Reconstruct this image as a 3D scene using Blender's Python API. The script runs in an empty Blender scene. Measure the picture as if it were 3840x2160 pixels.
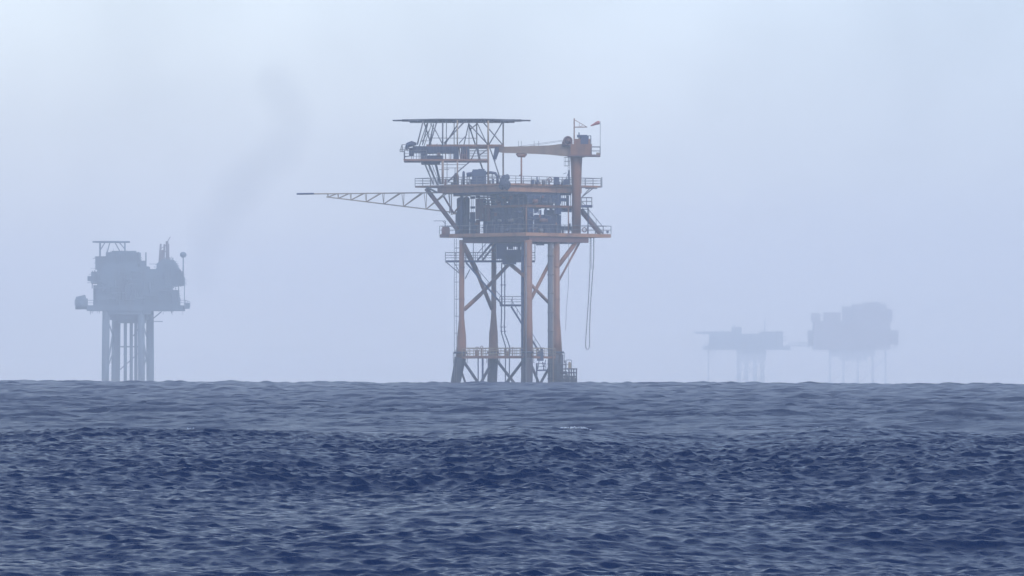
import bpy, math, random
import numpy as np
from mathutils import Vector
random.seed(7)
scene = bpy.context.scene
COL = scene.collection

# ------------------------------------------------------------------ frame of reference
H = 2.2            # camera height above mean water
F = 26000.0        # focal length in photograph pixels
D = 1000.0         # distance of the main platform
def X(px, d=D): return (px - 1920.0) / F * d
def Z(py, d=D): return H + (1440.0 - py) / F * d
def M_(w, d=D): return w / F * d     # pixel width -> metres
XA, XC, YC = X(1732), X(1970), -(X(1970) - X(1732))
def fy(px, s=0.0):
    """depth of the platform's two front faces (they meet at the near corner leg), s metres inside"""
    x = X(px)
    return (-(x - XA) if px <= 1970 else YC + (x - XC)) + s * 1.414

# ------------------------------------------------------------------ materials
def nodes_mat(name):
    m = bpy.data.materials.new(name); m.use_nodes = True
    nt = m.node_tree
    return m, nt, nt.nodes['Principled BSDF']

def paint(name, col, col2, rough=0.6, scale=0.6, amount=0.5, metallic=0.0, streak=True):
    """weathered paint: base colour broken by stretched rust / dirt patches"""
    m, nt, b = nodes_mat(name)
    tc = nt.nodes.new('ShaderNodeTexCoord'); mp = nt.nodes.new('ShaderNodeMapping')
    mp.inputs['Scale'].default_value = (scale, scale, scale * (0.3 if streak else 1.0))
    n = nt.nodes.new('ShaderNodeTexNoise'); n.inputs['Scale'].default_value = 1.0
    n.inputs['Detail'].default_value = 6; n.inputs['Roughness'].default_value = 0.65
    r = nt.nodes.new('ShaderNodeValToRGB')
    r.color_ramp.elements[0].position = 0.62 - 0.25 * amount; r.color_ramp.elements[1].position = 0.72
    r.color_ramp.elements[0].color = (*col, 1); r.color_ramp.elements[1].color = (*col2, 1)
    nt.links.new(tc.outputs['Object'], mp.inputs['Vector']); nt.links.new(mp.outputs['Vector'], n.inputs['Vector'])
    nt.links.new(n.outputs['Fac'], r.inputs['Fac']); nt.links.new(r.outputs['Color'], b.inputs['Base Color'])
    b.inputs['Roughness'].default_value = rough; b.inputs['Metallic'].default_value = metallic
    return m

MAT = dict(
    orange=paint('orange_paint', (0.195, 0.082, 0.036), (0.08, 0.042, 0.034), 0.55, 0.9, 0.5),
    edge=paint('deck_edge_paint', (0.31, 0.15, 0.07), (0.12, 0.06, 0.045), 0.5, 0.6, 0.6),
    boom=paint('boom_paint', (0.19, 0.125, 0.08), (0.12, 0.08, 0.06), 0.55, 0.7, 0.4),
    truss=paint('pale_yellow_paint', (0.27, 0.20, 0.12), (0.17, 0.13, 0.09), 0.55, 0.7, 0.4),
    dark=paint('dark_steel', (0.014, 0.030, 0.085), (0.035, 0.036, 0.065), 0.5, 0.5, 0.5),
    blue=paint('blue_grey_steel', (0.026, 0.045, 0.10), (0.022, 0.034, 0.07), 0.5, 0.35, 0.6),
    rust=paint('rusted_steel', (0.13, 0.06, 0.05), (0.06, 0.045, 0.05), 0.7, 0.8, 0.7),
    grey=paint('galvanised_steel', (0.11, 0.11, 0.125), (0.06, 0.06, 0.07), 0.5, 0.6, 0.5),
    heli=paint('helideck_grey', (0.10, 0.105, 0.13), (0.07, 0.075, 0.09), 0.6, 0.3, 0.5),
    jacket=paint('tide_zone_steel', (0.02, 0.026, 0.045), (0.05, 0.030, 0.032), 0.7, 0.6, 0.6),
    tarp=paint('tarpaulin', (0.045, 0.055, 0.085), (0.03, 0.036, 0.055), 0.8, 1.5, 0.6),
    red=paint('faded_red_cloth', (0.30, 0.085, 0.07), (0.24, 0.08, 0.06), 0.8, 2.0, 0.4),
    white=paint('off_white_paint', (0.55, 0.55, 0.55), (0.35, 0.33, 0.3), 0.5, 1.0, 0.4),
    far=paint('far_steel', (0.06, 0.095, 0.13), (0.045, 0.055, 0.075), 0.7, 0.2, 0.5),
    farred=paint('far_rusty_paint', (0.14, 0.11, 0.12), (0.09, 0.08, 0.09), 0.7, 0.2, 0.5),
    rope=paint('rope_fibre', (0.16, 0.15, 0.15), (0.10, 0.09, 0.09), 0.9, 3.0, 0.4),
)

# ------------------------------------------------------------------ mesh building
class MB:
    def __init__(s): s.v = []; s.f = []
    def add(s, vs, fs):
        o = len(s.v); s.v += [tuple(v) for v in vs]; s.f += [tuple(i + o for i in f) for f in fs]; return s
    def prism(s, poly, z0, z1):
        n = len(poly)
        a = sum(poly[i][0]*poly[(i+1)%n][1]-poly[(i+1)%n][0]*poly[i][1] for i in range(n))
        if a < 0: poly = poly[::-1]
        vs = [(p[0], p[1], z0) for p in poly] + [(p[0], p[1], z1) for p in poly]
        fs = [tuple(range(n - 1, -1, -1)), tuple(range(n, 2 * n))] + [(i, (i+1) % n, n + (i+1) % n, n + i) for i in range(n)]
        return s.add(vs, fs)
    def box(s, c, size, rz=0.0):
        hx, hy, hz = size[0]/2, size[1]/2, size[2]/2
        cs, sn = math.cos(rz), math.sin(rz)
        poly = [(c[0] + x*cs - y*sn, c[1] + x*sn + y*cs) for x, y in ((-hx,-hy),(hx,-hy),(hx,hy),(-hx,hy))]
        return s.prism(poly, c[2]-hz, c[2]+hz)
    def chain(s, pts, rs, n=10, cap=True):
        """a swept round tube through pts with a radius at each"""
        pts = [Vector(p) for p in pts]
        if not hasattr(rs, '__len__'): rs = [rs] * len(pts)
        vs, fs = [], []
        up = None
        for i, p in enumerate(pts):
            t = (pts[min(i+1, len(pts)-1)] - pts[max(i-1, 0)]).normalized()
            if up is None:
                up = Vector((0, 0, 1)) if abs(t.z) < 0.9 else Vector((0, 1, 0))
            a = t.cross(up)
            if a.length < 1e-4: a = t.cross(Vector((1, 0.1, 0)))
            a.normalize(); b = a.cross(t).normalized(); up = b
            for k in range(n):
                q = 2 * math.pi * (k + 0.5) / n
                vs.append(p + a * math.cos(q) * rs[i] + b * math.sin(q) * rs[i])
        for i in range(len(pts) - 1):
            for k in range(n):
                fs.append((i*n+k, (i+1)*n+k, (i+1)*n+(k+1)%n, i*n+(k+1)%n))
        if cap:
            fs.append(tuple(range(n))); fs.append(tuple((len(pts)-1)*n + k for k in range(n-1, -1, -1)))
        return s.add(vs, fs)
    def tube(s, p, q, r, r2=None, n=8): return s.chain([p, q], [r, r if r2 is None else r2], n)
    def beam(s, p, q, w, h=None):
        """box-section beam, w wide and h deep"""
        h = w if h is None else h
        p, q = Vector(p), Vector(q); t = (q - p).normalized()
        up = Vector((0, 0, 1)) if abs(t.z) < 0.95 else Vector((0, 1, 0))
        a = t.cross(up).normalized() * (w/2); b = t.cross(a).normalized() * (h/2)
        vs = [e + x*a + y*b for e in (p, q) for x, y in ((-1,-1),(1,-1),(1,1),(-1,1))]
        return s.add(vs, [(3,2,1,0),(4,5,6,7),(0,1,5,4),(1,2,6,5),(2,3,7,6),(3,0,4,7)])
    def mem(s, x1, y1, x2, y2, w, d1=0.0, d2=None, n=8):
        d2 = d1 if d2 is None else d2
        return s.tube((X(x1), d1, Z(y1)), (X(x2), d2, Z(y2)), M_(w)/2, n=n)
    def panel(s, x0, x1, y0, y1, sft=0.0, t=0.8):
        """box lying along the front faces between photograph columns x0..x1 and rows y0..y1"""
        if x0 < 1970 < x1:
            s.panel(x0, 1969, y0, y1, sft, t); s.panel(1971, x1, y0, y1, sft + 0.02, t); return s
        poly = [(X(x0), fy(x0, sft)), (X(x1), fy(x1, sft)), (X(x1), fy(x1, sft) + t*1.414), (X(x0), fy(x0, sft) + t*1.414)]
        return s.prism(poly, Z(y1), Z(y0))
    def rail(s, pts, h=1.12, n=3, step=1.5, r=0.045, closed=False):
        pts = [Vector(p) for p in pts]
        if closed: pts = pts + [pts[0]]
        for a, b in zip(pts, pts[1:]):
            L = (b - a).length; k = max(1, round(L / step))
            for i in range(k + 1):
                p = a.lerp(b, i / k); s.tube(p, p + Vector((0, 0, h)), r, n=5)
            for j in range(1, n + 1):
                z = Vector((0, 0, h * j / n)); s.tube(a + z, b + z, r if j == n else r * 0.7, n=5)
        return s
    def sphere(s, c, r, sz=1.0, seg=14, rings=9, jit=0.0):
        vs, fs = [], []
        for i in range(rings + 1):
            th = math.pi * i / rings
            for k in range(seg):
                q = 2*math.pi*k/seg; rr = r * (1 + random.uniform(-jit, jit))
                vs.append((c[0] + rr*math.sin(th)*math.cos(q), c[1] + rr*math.sin(th)*math.sin(q), c[2] + rr*sz*math.cos(th)))
        for i in range(rings):
            for k in range(seg):
                fs.append((i*seg+k, (i+1)*seg+k, (i+1)*seg+(k+1)%seg, i*seg+(k+1)%seg))
        return s.add(vs, fs)
    def torus(s, c, R, r, axis='y', n=20, m=8):
        pts = []
        for i in range(n + 1):
            q = 2*math.pi*i/n
            if axis == 'y': pts.append((c[0] + R*math.cos(q), c[1], c[2] + R*math.sin(q)))
            else: pts.append((c[0] + R*math.cos(q), c[1] + R*math.sin(q), c[2]))
        return s.chain(pts, r, m, cap=False)
    def stair(s, p, q, w=0.8, rails=True, tw=0.25):
        """stair flight: two stringers, treads, and handrails, from p to q; w is the width in depth"""
        p, q = Vector(p), Vector(q)
        for o in (-w/2, w/2):
            d = Vector((0, o, 0)); s.beam(p + d, q + d, 0.06, tw)
            if rails:
                u = Vector((0, o, 1.0)); s.tube(p + u, q + u, 0.04, n=5)
                k = max(2, int((q-p).length / 1.4))
                for i in range(k + 1):
                    a = p.lerp(q, i/k) + d; s.tube(a, a + Vector((0, 0, 1.0)), 0.03, n=5)
        k = max(2, int(abs(q.z - p.z) / 0.28))
        for i in range(1, k):
            a = p.lerp(q, i/k); s.box(a, (0.26, w, 0.04))
        return s
    def build(s, name, mat, parent=None, smooth=False, loc=None):
        me = bpy.data.meshes.new(name)
        root = parent
        while root is not None and root.parent is not None: root = root.parent
        if root is not None: off = Vector(root.location)
        elif loc is not None: off = Vector(loc)
        else:
            a = np.array(s.v); off = Vector(((a[:,0].min()+a[:,0].max())/2, (a[:,1].min()+a[:,1].max())/2, a[:,2].min()))
        me.from_pydata([(v[0]-off.x, v[1]-off.y, v[2]-off.z) for v in s.v], [], s.f)
        me.materials.append(MAT[mat] if isinstance(mat, str) else mat)
        if smooth: me.shade_auto_smooth(angle=0.7) if hasattr(me, 'shade_auto_smooth') else me.shade_smooth()
        o = bpy.data.objects.new(name, me); COL.objects.link(o)
        if root is None: o.location = off
        else: o.parent = parent
        return o

def tag(o, label=None, cat=None, group=None, kind=None):
    if label: o['label'] = label
    if cat: o['category'] = cat
    if group: o['group'] = group
    if kind: o['kind'] = kind
    return o
def empty(name, loc, label, cat, group=None):
    o = bpy.data.objects.new(name, None); o.location = loc; COL.objects.link(o)
    return tag(o, label, cat, group)
def rect45(x0, xc, x1, yl):
    l = (X(x0), yl); n = (X(xc), yl - (X(xc)-X(x0))); r = (X(x1), n[1] + (X(x1)-X(xc)))
    return [l, n, r, (l[0]+r[0]-n[0], l[1]+r[1]-n[1])]
def w3(poly, z): return [(p[0], p[1], z) for p in poly]

# ================================================================== MAIN PLATFORM
P = empty('gas_platform', (X(1910), 0, 0), 'large orange and grey steel gas platform with helideck on top, standing nearest in the sea', 'oil platform', 'gas platforms in the haze')
LEG = {'A': (1732, 0.0), 'B': (1850, 4.55), 'C': (1979, YC), 'D': (2084, -4.6)}
prof = {  # (row, centre column, half width px)
 'A': [(900, 1732, 10), (1190, 1731, 10), (1225, 1731, 13), (1262, 1731, 17), (1300, 1731, 17.5), (1342, 1727, 20)],
 'B': [(905, 1852, 9.5), (1170, 1851, 9.5), (1205, 1851, 12), (1250, 1850, 16.5), (1300, 1850, 17.5), (1342, 1849, 20)],
 'C': [(905, 1980, 15), (1190, 1980, 15.5), (1230, 1980, 17), (1342, 1979, 19)],
 'D': [(905, 2086, 12), (1190, 2086, 12.5), (1250, 2085, 18), (1330, 2085, 23)]}
low = {
 'A': [(1342, 1726, 23), (1380, 1719, 20), (1437, 1708, 18.5), (1600, 1690, 18.5)],
 'B': [(1342, 1849, 21), (1380, 1847, 19), (1437, 1845, 18.5), (1600, 1840, 18.5)],
 'C': [(1342, 1978, 20), (1380, 1977, 21), (1437, 1974, 22.5), (1600, 1970, 22.5)],
 'D': [(1330, 2086, 26), (1380, 2087, 25), (1437, 2089, 24), (1600, 2093, 24)]}
legs = {}
for k, (px, dep) in LEG.items():
    m = MB().chain([(X(c), dep, Z(y)) for y, c, w in prof[k]][::-1], [M_(w) for y, c, w in prof[k]][::-1], 20)
    for yy in (1000, 1120):
        c = prof[k][0][1]; m.chain([(X(c), dep, Z(yy)), (X(c), dep, Z(yy+4))], M_(prof[k][0][2]+1.2), 20)
    legs[k] = m.build('leg', 'orange', P, True)
    j = MB().chain([(X(c), dep, Z(y)) for y, c, w in low[k]][::-1], [M_(w) for y, c, w in low[k]][::-1], 20)
    c0, w0 = low[k][0][1], low[k][0][2]
    j.chain([(X(c0), dep, Z(1318)), (X(c0), dep, Z(1326))], M_(w0 + 2), 20)
    for q in range(6):   # gusset plates on the pile sleeve
        a = q * math.pi / 3; r = M_(w0 + 3)
        j.beam((X(c0)+r*math.cos(a), dep+r*math.sin(a), Z(1322)), (X(c0)+r*math.cos(a), dep+r*math.sin(a), Z(1362)), 0.08, 0.25)
    j.build('pile_sleeve', 'jacket', legs[k], True)

def part_mem(name, mat, lst, parent=P, n=12):
    """each member its own part"""
    for a in lst: MB().mem(*a, n=n).build(name, mat, parent, True)
dA, dB, dC, dD = 0.0, 4.55, YC, -4.6
part_mem('brace', 'orange', [
    (1738, 918, 1784, 1010, 20, dA, 1.8), (1784, 1010, 1845, 1158, 15, 1.8, dB),
    (1742, 1160, 1800, 1105, 16, dA, 2.2), (1800, 1105, 1910, 988, 14, 2.2, 1.5),
    (1910, 988, 1968, 1040, 15, 0.0, dC), (2062, 985, 1990, 1125, 13, dD, dC),
    (1992, 1072, 2068, 1148, 12, dC, dD), (2092, 1000, 2158, 912, 17, dD, -2.0),
    (2092, 1060, 2172, 912, 8, dD, -1.0)])
part_mem('lower_brace', 'jacket', [
    (1735, 1350, 1800, 1446, 11, dA, 1.0), (1728, 1385, 1750, 1452, 8, dA, 3.0), (1842, 1362, 1798, 1446, 11, dB, 1.0),
    (1858, 1345, 1938, 1450, 11, dB, -4.0), (1968, 1345, 1888, 1450, 11, dC, -3.0),
    (1990, 1365, 2024, 1448, 10, dC, -7.0), (2075, 1350, 2020, 1448, 10, dD, -7.0),
    (1700, 1475, 1850, 1475, 12, dA, dB), (1850, 1475, 2090, 1475, 12, dB, dD),
    (1700, 1476, 1972, 1476, 12, dA, dC), (1972, 1474, 2090, 1474, 12, dC, dD)])
# conductors beside the two right-hand legs
for x, dep, w, mt, y0, y1 in ((1962, YC+1.6, 17, 'dark', 905, 1600), (2063, -5.6, 20, 'grey', 905, 1600), (2074, -6.6, 5, 'boom', 935, 1600),
                              (1972, -10.2, 5, 'grey', 915, 1600)):
    m = MB().mem(x, y0, x, y1, w, dep, n=14)
    for yy in range(960, 1400, 70): m.mem(x, yy, x, yy+4, w+3, dep, n=14)
    m.build('conductor_pipe', mt, P, True)
# twin risers
for off in (0, 1):
    a = [(1881+12*off, 985), (1880.5+12*off, 1190), (1879+12*off, 1225), (1881+12*off, 1250), (1890+13*off, 1280-off*4), (1896+15*off, 1300), (1895+15*off, 1400), (1894+15*off, 1600)]
    m = MB().chain([(X(x), 1.5 - off*0.3, Z(y)) for x, y in a], 0.085, 8)
    for yy in (1068, 1226, 1242): m.mem(1876+12*off, yy, 1886+12*off, yy, 3, 1.5)
    m.build('riser_pipe', 'dark', P, True)
for x, y1 in ((1793, 1600), (1810, 1600)):
    MB().mem(x, 1340, x, y1, 5 if x < 1800 else 8, 1.0, n=8).build('riser_pipe', 'dark', P, True)
# ladder on the left leg
m = MB()
for x in (1704, 1712): m.mem(x, 895, x, 1430, 1.8, -0.8, n=5)
for yy in range(905, 1425, 9): m.mem(1704, yy, 1712, yy, 0.9, -0.8, n=4)
for yy in range(930, 1420, 64): m.mem(1704, yy, 1724, yy, 2.2, -0.8, -0.3, n=5)
m.build('ladder', 'grey', P)

# --- walkways under the cellar deck
def walkway(name, mat, pts, w, py, t, railh=1.12, both=True, rmat='grey'):
    """grating strip along world pts (x,y), w wide; rail as sub-part"""
    g = MB(); rr = []; z = Z(py)
    for (a, b) in zip(pts, pts[1:]):
        a, b = Vector((*a, z - t/2)), Vector((*b, z - t/2)); g.beam(a, b, w, t)
        d = (b - a).normalized(); n = Vector((-d.y, d.x, 0)) * (w/2 - 0.05)
        for sgn in ((-1, 1) if both else (-1,)):
            rr.append(MB()); rr[-1].rail([a + n*sgn + Vector((0,0,t/2)), b + n*sgn + Vector((0,0,t/2))], railh)
    o = g.build(name, mat, P)
    for r in rr: r.build('railing', rmat, o)
    return o
def FP(px, s=0): return (X(px), fy(px, s))
wk = walkway('walkway', 'dark', [(X(1670), 1.0), (X(2006), 1.0)], 1.6, 976, 0.28)
for a in ((1670, 980, 1722, 1024, 4), (1762, 1010, 1744, 1046, 4), (1702, 983, 1722, 1018, 3)): MB().mem(*a, 0.2).build('bracket', 'grey', wk)
for x in (1775, 1809, 2006): MB().mem(x, 912, x, 978, 3, 0.3).build('hanger', 'grey', wk)
st = MB()
st.stair((X(1790), 1.6, Z(976)), (X(1848), 1.6, Z(908)), 0.9)
st.stair((X(1808), 3.2, Z(976)), (X(1862), 3.2, Z(908)), 0.9)
st.build('stair_flight', 'dark', P)
MB().stair((X(1748), -1.0, Z(985)), (X(1884), -1.0, Z(1144)), 0.9).build('stair_flight', 'dark', P)
lw = walkway('landing', 'dark', [(X(1874), -1.6), (X(1968), -1.6)], 1.4, 1142, 0.28)
MB().stair((X(1917), -1.6, Z(1150)), (X(2028), -3.0, Z(1330)), 0.9).build('stair_flight', 'dark', P)
bw = walkway('walkway', 'edge', [(X(1745), -0.2), (X(1850), 3.2), (X(2030), -3.4)], 1.3, 1334, 0.32, rmat='truss')
walkway('walkway', 'orange', [(X(1740), -1.2), (X(1972), -8.6), (X(2075), -5.8)], 0.9, 1337, 0.3, rmat='truss')
# equipment below the cellar deck
m = MB()
for b in ((1862, 1900, 915, 972), (1900, 1958, 938, 984), (1884, 1936, 960, 992), (1905, 1925, 915, 935), (1940, 1952, 915, 940)):
    m.box((X((b[0]+b[1])/2), -2.5, Z((b[2]+b[3])/2)), (X(b[1])-X(b[0]), 3.0, Z(b[2])-Z(b[3])))
m.prism([(X(1862), 0), (X(1955), 0), (X(1955), 1.5), (X(1862), 1.5)], Z(925), Z(913))
for x in range(1866, 1958, 7): m.mem(x, 912, x + random.uniform(-4, 4), 980, 2.2, -4.2 + random.random())
m.build('wellhead_equipment', 'dark', P)
for b in ((1778, 1312, 1800, 1336), (1800, 1305, 1812, 1336), (1889, 1318, 1918, 1336), (1918, 1308, 1925, 1336)):
    x0, y0, x1, y1 = b; m = MB()
    m.tube((X((x0+x1)/2), 1.6, Z(y1)), (X((x0+x1)/2), 1.6, Z(y0)), M_(x1-x0)/3, n=10)
    m.torus((X((x0+x1)/2), 1.5, Z(y0)+0.1), M_(x1-x0)/2.6, 0.05)
    m.build('valve', 'orange', P)
m = MB().box((X(2025), -7.2, Z(1337)), (0.95, 1.0, 1.3)).box((X(2030), -7.2, Z(1315)), (0.4, 0.5, 0.5))
m.mem(2012, 1325, 2002, 1325, 3, -7.2)
m.build('control_cabinet', 'dark', P)
g = MB().box((X(2030), -6.5, Z(1389)), (1.6, 1.2, 0.2))
g.mem(2012, 1362, 2012, 1437, 6, -6.6).mem(2022, 1345, 2016, 1385, 3, -6.6).mem(2046, 1350, 2036, 1388, 3, -6.6).mem(2034, 1358, 2040, 1388, 4, -6.4)
g.rail([(X(2014), -7.0, Z(1387)), (X(2046), -7.0, Z(1387))], 0.9, 2)
g.build('access_platform', 'dark', P)
# boat landing
g = MB()
for x in (2124, 2132, 2141, 2150, 2160):
    for dep in (-7.5, -5.5): g.mem(x, 1383 if x > 2128 else 1400, x, 1560, 5, dep)
for yy in (1384, 1398, 1412, 1428, 1446, 1470): g.mem(2112, yy, 2162, yy, 5, -7.5); g.mem(2112, yy, 2162, yy, 4, -5.5)
g.box((X(2140), -6.5, Z(1384)), (1.8, 2.4, 0.16))
for yy in (1400, 1500): g.mem(2090, yy, 2124, yy, 8, dD, -6.0)
bl = g.build('boat_landing', 'jacket', P)
MB().rail([(X(2122), -7.4, Z(1383)), (X(2141), -7.4, Z(1383))], 1.25, 2, 0.7).build('railing', 'grey', bl)
MB().box((X(2136), -6.3, Z(1374)), (0.5, 0.5, 0.9)).tube((X(2136), -6.3, Z(1368)), (X(2134), -6.3, Z(1358)), 0.16).build('bollard', 'truss', bl)
g = MB(); rb = random.Random(9)
for i in range(16):
    x = 2104 + i * 3.7; g.mem(x, 1386 + rb.uniform(0, 34), x + rb.uniform(-2, 2), 1560, rb.uniform(2.5, 5), -7.8 + 0.3*(i % 3))
g.build('fender_planks', 'jacket', bl)
# clutter of fendering at the right leg foot
g = MB()
for i in range(7):
    x = 2058 + i * 10; g.mem(x, 1352 + (i % 3)*14, x + 3, 1560, 4, dD - 1.7 - 0.2*(i % 2))
for yy in (1365, 1392, 1420): g.mem(2052, yy, 2122, yy + 3, 4, dD - 1.8)
g.build('fender_rack', 'jacket', P)

# --- cellar deck
poly = rect45(1705, 1985, 2207, 0.6); pl2 = rect45(1648, 1972, 2292, 2.2)
cd = MB().prism(pl2, Z(890), Z(877)).build('cellar_deck', 'edge', P)
g = MB().prism(rect45(1735, 1985, 2207, 0.2), Z(911), Z(891))
g.build('girder', 'rust', cd)
g = MB()
for k in range(9):      # pipes and cable trays slung beneath
    x = 2000 + k * 19; MB().mem(x, 913, x + 14, 913, 4, fy(x, 1)).build('cable_tray', 'dark', cd)
MB().mem(1995, 916, 2150, 916, 2.5, -4.0).build('pipe', 'dark', cd); MB().mem(2010, 920, 2040, 920, 6, -5).build('pipe', 'dark', cd)
MB().rail(w3(pl2, Z(877)), 1.17, 2, 1.55, closed=True).build('railing', 'grey', cd)
# --- main deck
pm = rect45(1600, 1905, 2190, 2.0); pm2 = rect45(1555, 1905, 2254, 3.4)
md = MB().prism(pm2, Z(701), Z(694.5)).build('main_deck', 'edge', P)
MB().prism(rect45(1640, 1905, 2182, 0.6), Z(724), Z(701.3)).build('girder', 'edge', md)
g = MB().prism(rect45(1700, 1905, 2142, -1.0), Z(732), Z(724.3)); g.build('girder', 'dark', md)
rl = MB().rail(w3(pm2, Z(694.5)), 1.08, 3, 1.6, closed=True)
rl.build('railing', 'grey', md); MB().mem(2258, 662, 2258, 700, 4, 3.0).mem(2240, 699, 2259, 699, 3, 3.0).build('lamp_post', 'grey', md)
g = MB()
for a in ((2185, 735, 2215, 703, 4), (2178, 742, 2228, 703, 4), (2195, 706, 2240, 706, 5), (1600, 701, 1640, 722, 8)): MB().mem(*a, 0.5).build('bracket', 'grey', md)
# --- mid deck between
mz = MB().panel(1785, 2146, 772, 780, 1.2, 5.0)
mdk = mz.build('mezzanine_deck', 'orange', P)
w = MB().box((X(2200), -0.5, Z(774)), (X(2220)-X(2178), 3.0, 0.32)).build('side_platform', 'dark', P)
MB().rail([(X(2180), -1.9, Z(770)), (X(2219), -1.9, Z(770)), (X(2219), 0.9, Z(770)), (X(2180), 0.9, Z(770))], 1.1, 2, 0.9).build('railing', 'grey', w)
MB().mem(2205, 778, 2205, 877, 5, -1.0).mem(2180, 785, 2205, 785, 3, -1.0).build('post', 'dark', w)
# --- diagonals between decks
part_mem('brace', 'rust', [(1598, 706, 1716, 862, 17, 1.6, 0.4), (2172, 785, 2250, 878, 14, 0.0, 0.6), (1662, 733, 1702, 800, 7, 1.0, 0.6),
                           (1752, 735, 1700, 800, 6, 1.2)])
MB().stair((X(2184), 1.6, Z(782)), (X(2262), 1.6, Z(876)), 0.8).build('stair_flight', 'grey', P)
# --- columns between cellar deck and main deck
part_mem('column', 'blue', [(1732, 722, 1732, 879, 13, dA+0.3), (1850, 722, 1850, 879, 14, dB), (1958, 722, 1958, 879, 12, YC+3.4), (2092, 722, 2092, 879, 12, dD+2.6), (1970, 726, 1970, 879, 16, YC+5.0)])
part_mem('column', 'orange', [
                              (1973, 783, 1973, 879, 5, -10.0), (2131, 782, 2131, 879, 5, -3.0), (1686, 722, 1686, 800, 3, 0.8), (1693, 722, 1693, 800, 3, 0.8)])
# --- process equipment between the decks
m = MB()
for x, y0, y1, w, s in ((1727, 738, 876, 30, 1.4), (1748, 735, 876, 26, 2.6), (1718, 790, 876, 22, 1.6)):
    m.chain([(X(x), fy(x, s), Z(y)) for y in (y1, y1-3, y0+6, y0+2, y0)], [M_(w)/2, M_(w)/2, M_(w)/2, M_(w)/3, 0.1], 18)
m.build('pressure_vessel', 'blue', P, True)
def eq(name, mat, rects, s0=1.6, t=1.2, trim=True):
    for k, (x0, x1, y0, y1) in enumerate(rects):
        m = MB()
        s = s0 + 0.25 * ((k * 7) % 5); m.panel(x0, x1, y0, y1, s, t)
        if trim:     # stiffeners, nozzles and pipes on the face so that no box is plain
            for q in range(max(1, int((x1-x0)/11))):
                x = x0 + 4 + q * 11 + random.uniform(-2, 2)
                if x < x1 - 2: m.mem(x, y0 + 1, x, y1, random.choice((1.5, 2.5, 4)), fy(x, s) - 0.12, n=6)
            if y1 - y0 > 24: 
                yy = (y0+y1)/2 + random.uniform(-6, 6); a, b = x0 + 1, x1 - 1
                if a < 1970 < b: b = 1965
                m.mem(a, yy, b, yy, 3, fy(a, s) - 0.2, fy(b, s) - 0.2, n=6)
        m.build(name, mat, P)
eq('equipment_skid', 'dark', [(1762, 1782, 795, 876), (1763, 1782, 735, 744), (1764, 1781, 772, 780), (1812, 1858, 783, 876)])
eq('separator_skid', 'rust', [(1783, 1812, 745, 822), (1800, 1838, 768, 830), (1784, 1800, 823, 876)], 1.0)
eq('equipment_skid', 'blue', [(1858, 1890, 735, 876), (1890, 1962, 783, 876), (1892, 1915, 735, 757), (1918, 1968, 733, 768)])
eq('compressor_module', 'blue', [(1975, 2104, 733, 764), (1985, 2075, 752, 772), (2080, 2101, 764, 774)], 1.4, 2.2)
eq('generator_module', 'dark', [(1978, 2000, 783, 876), (2002, 2104, 808, 876), (2002, 2020, 783, 797), (2042, 2050, 783, 808), (2060, 2072, 783, 808), (2078, 2104, 783, 804), (2022, 2030, 790, 808)], 1.2, 1.8)
eq('process_module', 'blue', [(1783, 1800, 726, 740), (1803, 1824, 744, 770), (1838, 1858, 730, 750), (1846, 1860, 756, 784), (1826, 1836, 752, 784), (1888, 1920, 762, 790), (1925, 1966, 768, 784)], 3.0, 1.5)
eq('process_module', 'dark', [(1870, 1900, 740, 876), (1905, 1985, 745, 800), (1764, 1784, 826, 876), (1985, 2030, 740, 783), (2040, 2098, 786, 812), (1940, 1990, 790, 876)], 4.4, 1.2)
eq('pump_skid', 'dark', [(2104, 2146, 849, 864), (2106, 2113, 864, 876), (2130, 2136, 864, 876), (2104, 2144, 783, 795), (2123, 2134, 733, 772), (2104, 2124, 744, 756), (2130, 2140, 838, 850)], 1.4, 1.0)
m = MB()
for y in (741, 752, 763):
    MB().mem(1790, y, 1895, y, 4.5, fy(1790, 2), fy(1895, 2), n=8).build('pipe', 'grey', P, True)
for x in (1797, 1815, 1829, 1843, 1872, 1880): MB().mem(x, 733, x, 772, 5 if x % 2 else 8, fy(x, 2.2), n=8).build('pipe', 'dark', P, True)
for x in (2108, 2116, 2126, 2140): MB().mem(x, 730, x, 783, 3, fy(x, 2.0), n=6).build('pipe', 'grey', P, True)
for x in (1768, 1774): MB().mem(x, 733, x, 800, 2, fy(x, 2.0), n=6).build('pipe', 'grey', P, True)
for i in range(70):      # small-bore pipework across the front
    x = random.uniform(1785, 2095); y = random.choice((random.uniform(733, 765), random.uniform(790, 870))); l = random.uniform(8, 40)
    x2 = min(x + l, 1964) if x < 1964 else x + l
    if random.random() < 0.5: MB().mem(x, y, x, min(y + l, 874), 2.2, fy(x, 0.9), n=5).build('pipe', 'grey', P, True)
    elif x2 < 2104: MB().mem(x, y, x2, y, 2.2, fy(x, 0.9), fy(x2, 0.9), n=5).build('pipe', 'grey', P, True)
m = MB()
for x0, x1, y0, y1 in ((1700, 1765, 730, 736), (1660, 1705, 722, 728)): m.mem(x0, (y0+y1)/2, x1, (y0+y1)/2, y1-y0, 1.0, 0.5)
m.mem(1690, 803, 1712, 800, 5, 0.6); m.build('stub_beam', 'truss', P)

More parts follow.
